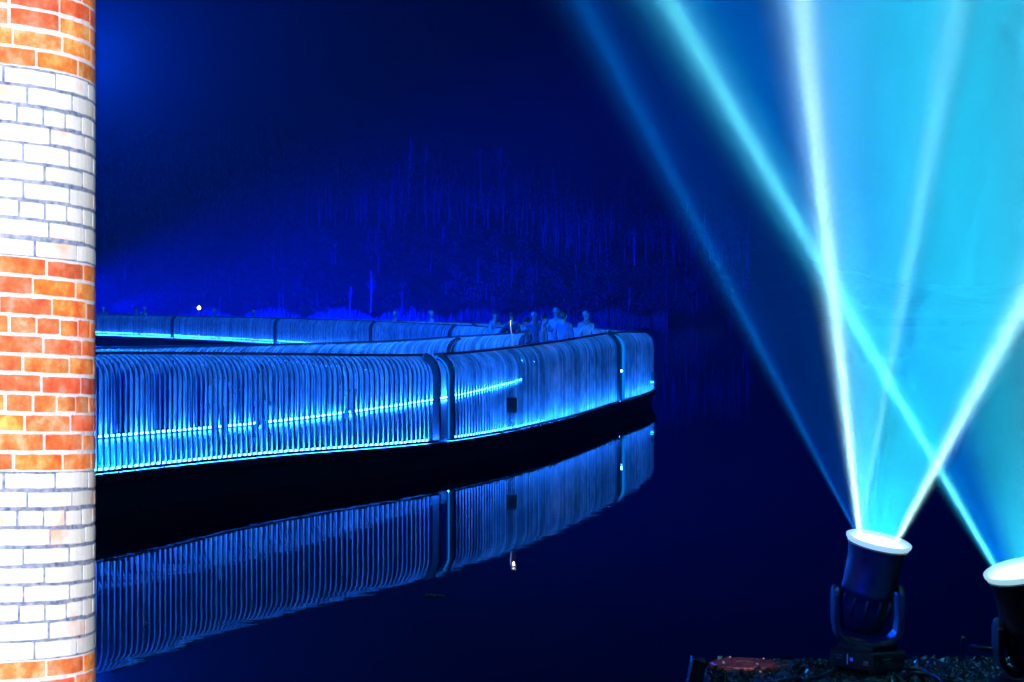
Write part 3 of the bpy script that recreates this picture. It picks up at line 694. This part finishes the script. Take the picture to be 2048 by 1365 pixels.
M_bw = bpy.data.materials.new('white_brick'); brickmat(M_bw, (.8, .8, .8), (.72, .74, .76), (.84, .83, .83), 9, (.82, .42, .3))
M_mo = bpy.data.materials.new('pale_mortar'); brickmat(M_mo, (.8, .74, .8), (.6, .56, .66), (.84, .82, .84), 30)
M_mw = bpy.data.materials.new('grey_mortar'); brickmat(M_mw, (.2, .24, .37), (.05, .09, .2), (.36, .38, .5), 34)
def phi_of(px): return math.degrees(math.asin(max(-1, min(1, (px+40)/227))))
rows = []
z = 3.355
for jx in (110, 150, 64, 146, 30, 120, 60, 100): rows.append((z, z+.0825, 'o', 1, jx)); z += .0825
zw = 3.355
W1 = [(55, 1), (95, 1), (78, .5), (43, 1), (88, 1), (31, 1), (89, 1), (81, .5), (40, 1), (107, 1)]
O1 = [(35, 1), (104, 1), (47, 1), (65, .5), (28, 1), (88, 1), (24, 1), (58, .5), (90, 1), (30, 1), (72, 1)]
for jx, ty in W1: rows.append((zw-.0802, zw, 'w', ty, jx)); zw -= .0802
for jx, ty in O1: rows.append((zw-.0825, zw, 'o', ty, jx)); zw -= .0825
for jx, ty in W1: rows.append((zw-.0799, zw, 'w', ty, jx)); zw -= .0799
for jx, ty in O1[:5]: rows.append((zw-.0825, zw, 'o', ty, jx)); zw -= .0825
def shear(ph): return -.00049*(((ph-35+180) % 360)-180) if -60 < ((ph-35+180) % 360)-180 < 60 else 0
def shear(ph, zc=1.9):
    d = ((ph-35+180) % 360)-180
    return -(.039+.007*(zc-1.9))/80*max(-70, min(70, d))*(1 if abs(d) < 70 else max(0, (180-abs(d))/110))
def cyl(ph, z, r):
    a = math.radians(ph); return Vector((math.sin(a)*r, -math.cos(a)*r, z+shear(ph, z)))
rbk = random.Random(21)
def tonemesh(name, quads, mats):
    vs, fs, mi, tone = [], [], [], []
    for pv, pf, k, t in quads:
        b = len(vs); vs += pv; fs += [[i+b for i in f] for f in pf]; mi += [k]*len(pf); tone += [t]*len(pv)
    me = bpy.data.meshes.new(name); me.from_pydata(vs, [], fs)
    for mt in mats: me.materials.append(mt)
    me.polygons.foreach_set('material_index', mi); me.polygons.foreach_set('use_smooth', [False]*len(fs))
    at = me.color_attributes.new('tone', 'FLOAT_COLOR', 'POINT')
    for i, t in enumerate(tone): at.data[i].color = (*t, 1)
    o = bpy.data.objects.new(name, me); C.objects.link(o); o.parent = col; return o
Q = []; gap = .0065
for (z0, z1, kind, ty, jx) in rows:
    n = 13 if ty == 1 else 26; st = 360/n; p0 = phi_of(jx); g = math.degrees(gap/R)
    for k in range(n):
        a0_, a1_ = p0+k*st+g*rbk.uniform(.6, 1.2), p0+(k+1)*st-g*rbk.uniform(.6, 1.2); seg = 6
        jz0, jz1 = rbk.uniform(-.0035, .0035), rbk.uniform(-.0035, .0035)
        pv = []
        zz = [z0+gap+jz0, z1-gap+jz1]
        for j in range(seg+1):
            a = a0_+(a1_-a0_)*j/seg; e = .0025 if j in (0, seg) else 0; wv = rbk.uniform(-.0018, .0018)
            pv += [cyl(a, zz[0]+wv, R-.003), cyl(a, zz[0]+.0025+wv+e, R+.0015-e*.4), cyl(a, zz[1]-.0025+wv-e, R+.0015-e*.4), cyl(a, zz[1]+wv, R-.003)]
        pf = [(j*4+q, (j+1)*4+q, (j+1)*4+q+1, j*4+q+1) for j in range(seg) for q in range(3)]
        pf += [(0, 1, 2, 3), (seg*4+3, seg*4+2, seg*4+1, seg*4)]
        v = rbk.uniform(.84, 1.05) if kind == 'w' else rbk.uniform(.66, 1.12)
        t = (v, v, v) if kind == 'w' else (min(1.1, v*1.02), v*rbk.uniform(.6, 1.25), v*rbk.uniform(.5, 1.6))
        Q.append((pv, pf, 0 if kind == 'o' else 1, t))
tonemesh('bricks', Q, [M_bo, M_bw])
Q = []
for (z0, z1, kind, ty, jx) in rows:
    pv = []; seg = 96; e0 = z0-.0005; 
    for j in range(seg+1):
        a = -180+35+360*j/seg; pv += [cyl(a, z0-(gap if kind == 'o' else -gap)*0, R-.0015), cyl(a, z1, R-.0015)]
    Q.append((pv, [(j*2, j*2+2, j*2+3, j*2+1) for j in range(seg)], 0 if kind == 'o' else 1, (1, 1, 1)))
tonemesh('mortar', Q, [M_mo, M_mw])

# ------------------------------------------------------------------ birches, undergrowth, reeds
def birch_mesh(seed, H, lean, spread):
    q = random.Random(seed); t = MB(); c = MB()
    pts = [Vector((lean*H*(u**1.4)+.12*math.sin(u*5+seed), .1*math.sin(u*4+seed*2), H*u)) for u in [k/9 for k in range(10)]]
    t.tube(pts, [.19*(1-.8*k/9) for k in range(10)], 7)
    nb = q.randint(9, 13)
    for k in range(nb):
        u = q.uniform(.35, .93); j = int(u*9); p = pts[j].lerp(pts[j+1], u*9-j); a = q.uniform(0, 2*PI); Lb = (1-u)*H*spread*q.uniform(.7, 1.1)+.8
        dirv = Vector((math.cos(a)*.42, math.sin(a)*.42, .9)).normalized(); bp_ = [p+dirv*Lb*s_+Vector((math.cos(a), math.sin(a), 0))*Lb*.18*s_*s_ for s_ in (0, .33, .66, 1)]
        c.tube(bp_, [.05, .035, .022, .01], 5)
        for r_ in range(7):
            s_ = q.uniform(.25, 1); b0_ = p+dirv*Lb*s_; d = Vector((q.uniform(-1, 1), q.uniform(-1, 1), q.uniform(.2, 1.2))).normalized()*q.uniform(.5, 1.3)
            c.tube([b0_, b0_+d*.5, b0_+d+Vector((0, 0, -.2))], [.017, .012, .006], 3, False)
    return t, c
protos = []
for s_, (H, le, spd) in enumerate([(11, .03, .5), (9, -.05, .62), (12.5, .0, .42), (8, .1, .7), (10, -.02, .75)]):
    t, c = birch_mesh(s_+3, H, le, spd); protos.append((t, c))
trees = [  # px, base y, distance, prototype, scale, label
 (214, 440, 345, 3, .9, 'leaning bare birch nearest the brick column on the dim slope'),
 (300, 300, 372, 1, .8, 'faint forked birch high on the misty slope right of the brick column'),
 (372, 335, 366, 3, .75, 'faint slender birch between the brick column and the tall left group'),
 (435, 320, 368, 0, .75, 'birch just left of the tall close pair in the left of the wood'),
 (458, 318, 368, 2, .8, 'tall birch of the close pair left of the small fork tree'),
 (513, 325, 366, 4, .8, 'birch of middle height right of the tall close pair'),
 (541, 330, 366, 2, .75, 'thin birch standing left of the wide fork'),
 (568, 318, 368, 1, .95, 'wide forked birch near the top of the left slope'),
 (498, 412, 352, 0, .8, 'lower birch with bright foot below the close pair'),
 (727, 300, 370, 2, .85, 'birch topping the ridge above the middle of the railing'),
 (755, 352, 364, 4, .7, 'slightly leaning bright birch below the ridge top'),
 (677, 390, 357, 1, .7, 'dim birch left of the leaning bright one'),
 (820, 425, 350, 2, 1.0, 'tall bright birch with a long white trunk in the middle of the wood'),
 (850, 392, 356, 0, .8, 'paler birch close right of the tall middle one'),
 (800, 400, 355, 4, .65, 'low birch close left of the tall middle one'),
 (946, 322, 368, 1, .75, 'small forked birch on the upper slope right of the middle'),
 (961, 415, 351, 2, .8, 'straight bright birch left of the brightest branching one'),
 (997, 418, 350, 4, 1.05, 'brightest birch with spread branches above the crowd'),
 (1028, 425, 350, 3, .7, 'leaning birch right beside the brightest one'),
 (1060, 420, 351, 0, .7, 'dim birch between the two branching bright ones'),
 (1108, 418, 350, 4, .75, 'low wide branching birch right of the brightest one'),
 (1138, 420, 350, 1, .75, 'birch close right of the low wide branching one'),
 (1248, 428, 348, 2, .85, 'straight birch near the outermost light beam'),
 (1262, 430, 348, 0, .8, 'second straight birch close to the outermost light beam'),
 (1300, 430, 348, 3, .6, 'short leaning birch touching the outermost light beam'),
 (1372, 440, 346, 0, .75, 'birch seen through the dim beam, left of two'),
 (1410, 440, 346, 4, .8, 'birch seen through the dim beam, right of two'),
 (1270, 530, 318, 1, .55, 'small forked birch low on the slope right of the crowd'),
 (742, 625, 292, 2, .45, 'thin tall birch at the water edge above the far railing joint'),
 (700, 632, 291, 0, .35, 'short birch at the water edge left of the thin tall one'),
 (245, 590, 300, 3, .9, 'leaning pale trunk low on the slope near the brick column'),
 (1258, 632, 291, 4, .4, 'low bush-like birch at the water edge beside the walkway tip'),
]
PR = {}
for k, (px, py, Y, pi, sc, lab) in enumerate(trees):
    X = (px-1024)/F*Y
    for _ in range(30):                           # stand it where the slope meets the line of sight
        zg = hillZ(X, Y); zl = CAMZ-(py-HZ)/F*Y
        if abs(zl-zg) < .1: break
        Y += max(-4, min(4, (zl-zg)*1.2)); Y = max(285, min(460, Y)); X = (px-1024)/F*Y
    zz = hillZ(X, Y)-.15
    if pi not in PR:
        r = thing('birch_tree', (X, Y, zz), lab, 'tree', 'bare birches on the hillside across the lake')
        t, c = protos[pi]; a = t.build('trunk', M_bark, r, smooth=True); b = c.build('crown', M_twig, r); PR[pi] = (r, [(a, []), (b, [])])
    else:
        r = copy_thing(*PR[pi]); r.location = (X, Y, zz); r['label'] = lab
    s_ = sc*1.05; r.scale = (s_, s_, s_); r.rotation_euler = (0, 0, k*.9 if pi in (2, 4) else 0)

# mass of bushes, saplings and thin trunks that reads as one dark wood
q = random.Random(77); tk = MB(); lf = MB()
for k in range(1700):
    u = q.random(); Y = 292+q.random()**.8*130; X = q.uniform(-.215, .16)*Y; px = X/Y*F+1024
    if px > 1500: continue
    zg = hillZ(X, Y); up = Y > 338
    H = q.uniform(4, 8.5) if up else q.uniform(1.5, 4.5)
    le = q.uniform(-.08, .08); base = Vector((X, Y, zg-.1))
    if up or q.random() < .25:
        tk.tube([base, base+Vector((le*H*.5, 0, H*.5)), base+Vector((le*H, 0, H))], [.09, .065, .02], 4, False)
    nl = 26 if up else 34
    for j in range(nl):
        a = q.random()*2*PI; rr = math.sqrt(q.random())*H*(.24 if up else .42); hz = (q.uniform(.45, 1.0) if up else q.uniform(.05, 1))*H
        c = base+Vector((math.cos(a)*rr+le*hz, math.sin(a)*rr, hz)); s_ = q.uniform(.10, .3)
        d = Vector((q.uniform(-1, 1), q.uniform(-1, 1), q.uniform(0, 1.4))).normalized()*s_*2.2; e = d.cross(Vector((q.uniform(-1, 1), q.uniform(-1, 1), .2))).normalized()*s_*.35
        lf.add([c-d*.5, c+e, c+d*.5, c-e], [(0, 1, 2, 3)])
wd = lf.build('distant_wood', M_bush); tag(wd, 'dark mass of bare bushes and thin trees covering the slope across the lake', 'wood', kind='stuff')
tt = tk.build('distant_trunks', noisy(newmat('thin_trunks', (.2, .2, .2), .9), (.06, .06, .06), (.18, .18, .18), .7)); tag(tt, 'countless thin pale trunks standing among the bushes of the far wood', 'wood', kind='stuff')
m = MB()
for k in range(2600):
    X = q.uniform(-50, 21); Y = hillY(X)+q.uniform(-1.5, 1.0); H = q.uniform(.5, 1.7)*(.5+.8*abs(math.sin(X*.35)))
    le = q.uniform(-.2, .2)*H; m.tube([(X, Y, -.1), (X+le*.4, Y, H*.6), (X+le, Y, H)], [.03, .022, .006], 3, False)
tag(m.build('reeds', M_reed), 'pale reeds along the far waterline', 'reeds', kind='stuff')

# ------------------------------------------------------------------ haze
m = MB(); m.box((0, 250, 48), (900, 700, 100))
M_hz = bpy.data.materials.new('haze'); M_hz.use_nodes = True; M_hz.node_tree.nodes.clear()
v = N(M_hz, 'ShaderNodeVolumePrincipled'); v.inputs['Density'].default_value = .00045; v.inputs['Color'].default_value = (.85, .9, 1, 1); v.inputs['Anisotropy'].default_value = 0
o_ = N(M_hz, 'ShaderNodeOutputMaterial'); L(M_hz, v.outputs[0], o_.inputs['Volume'])
tag(m.build('haze', M_hz), kind='stuff')
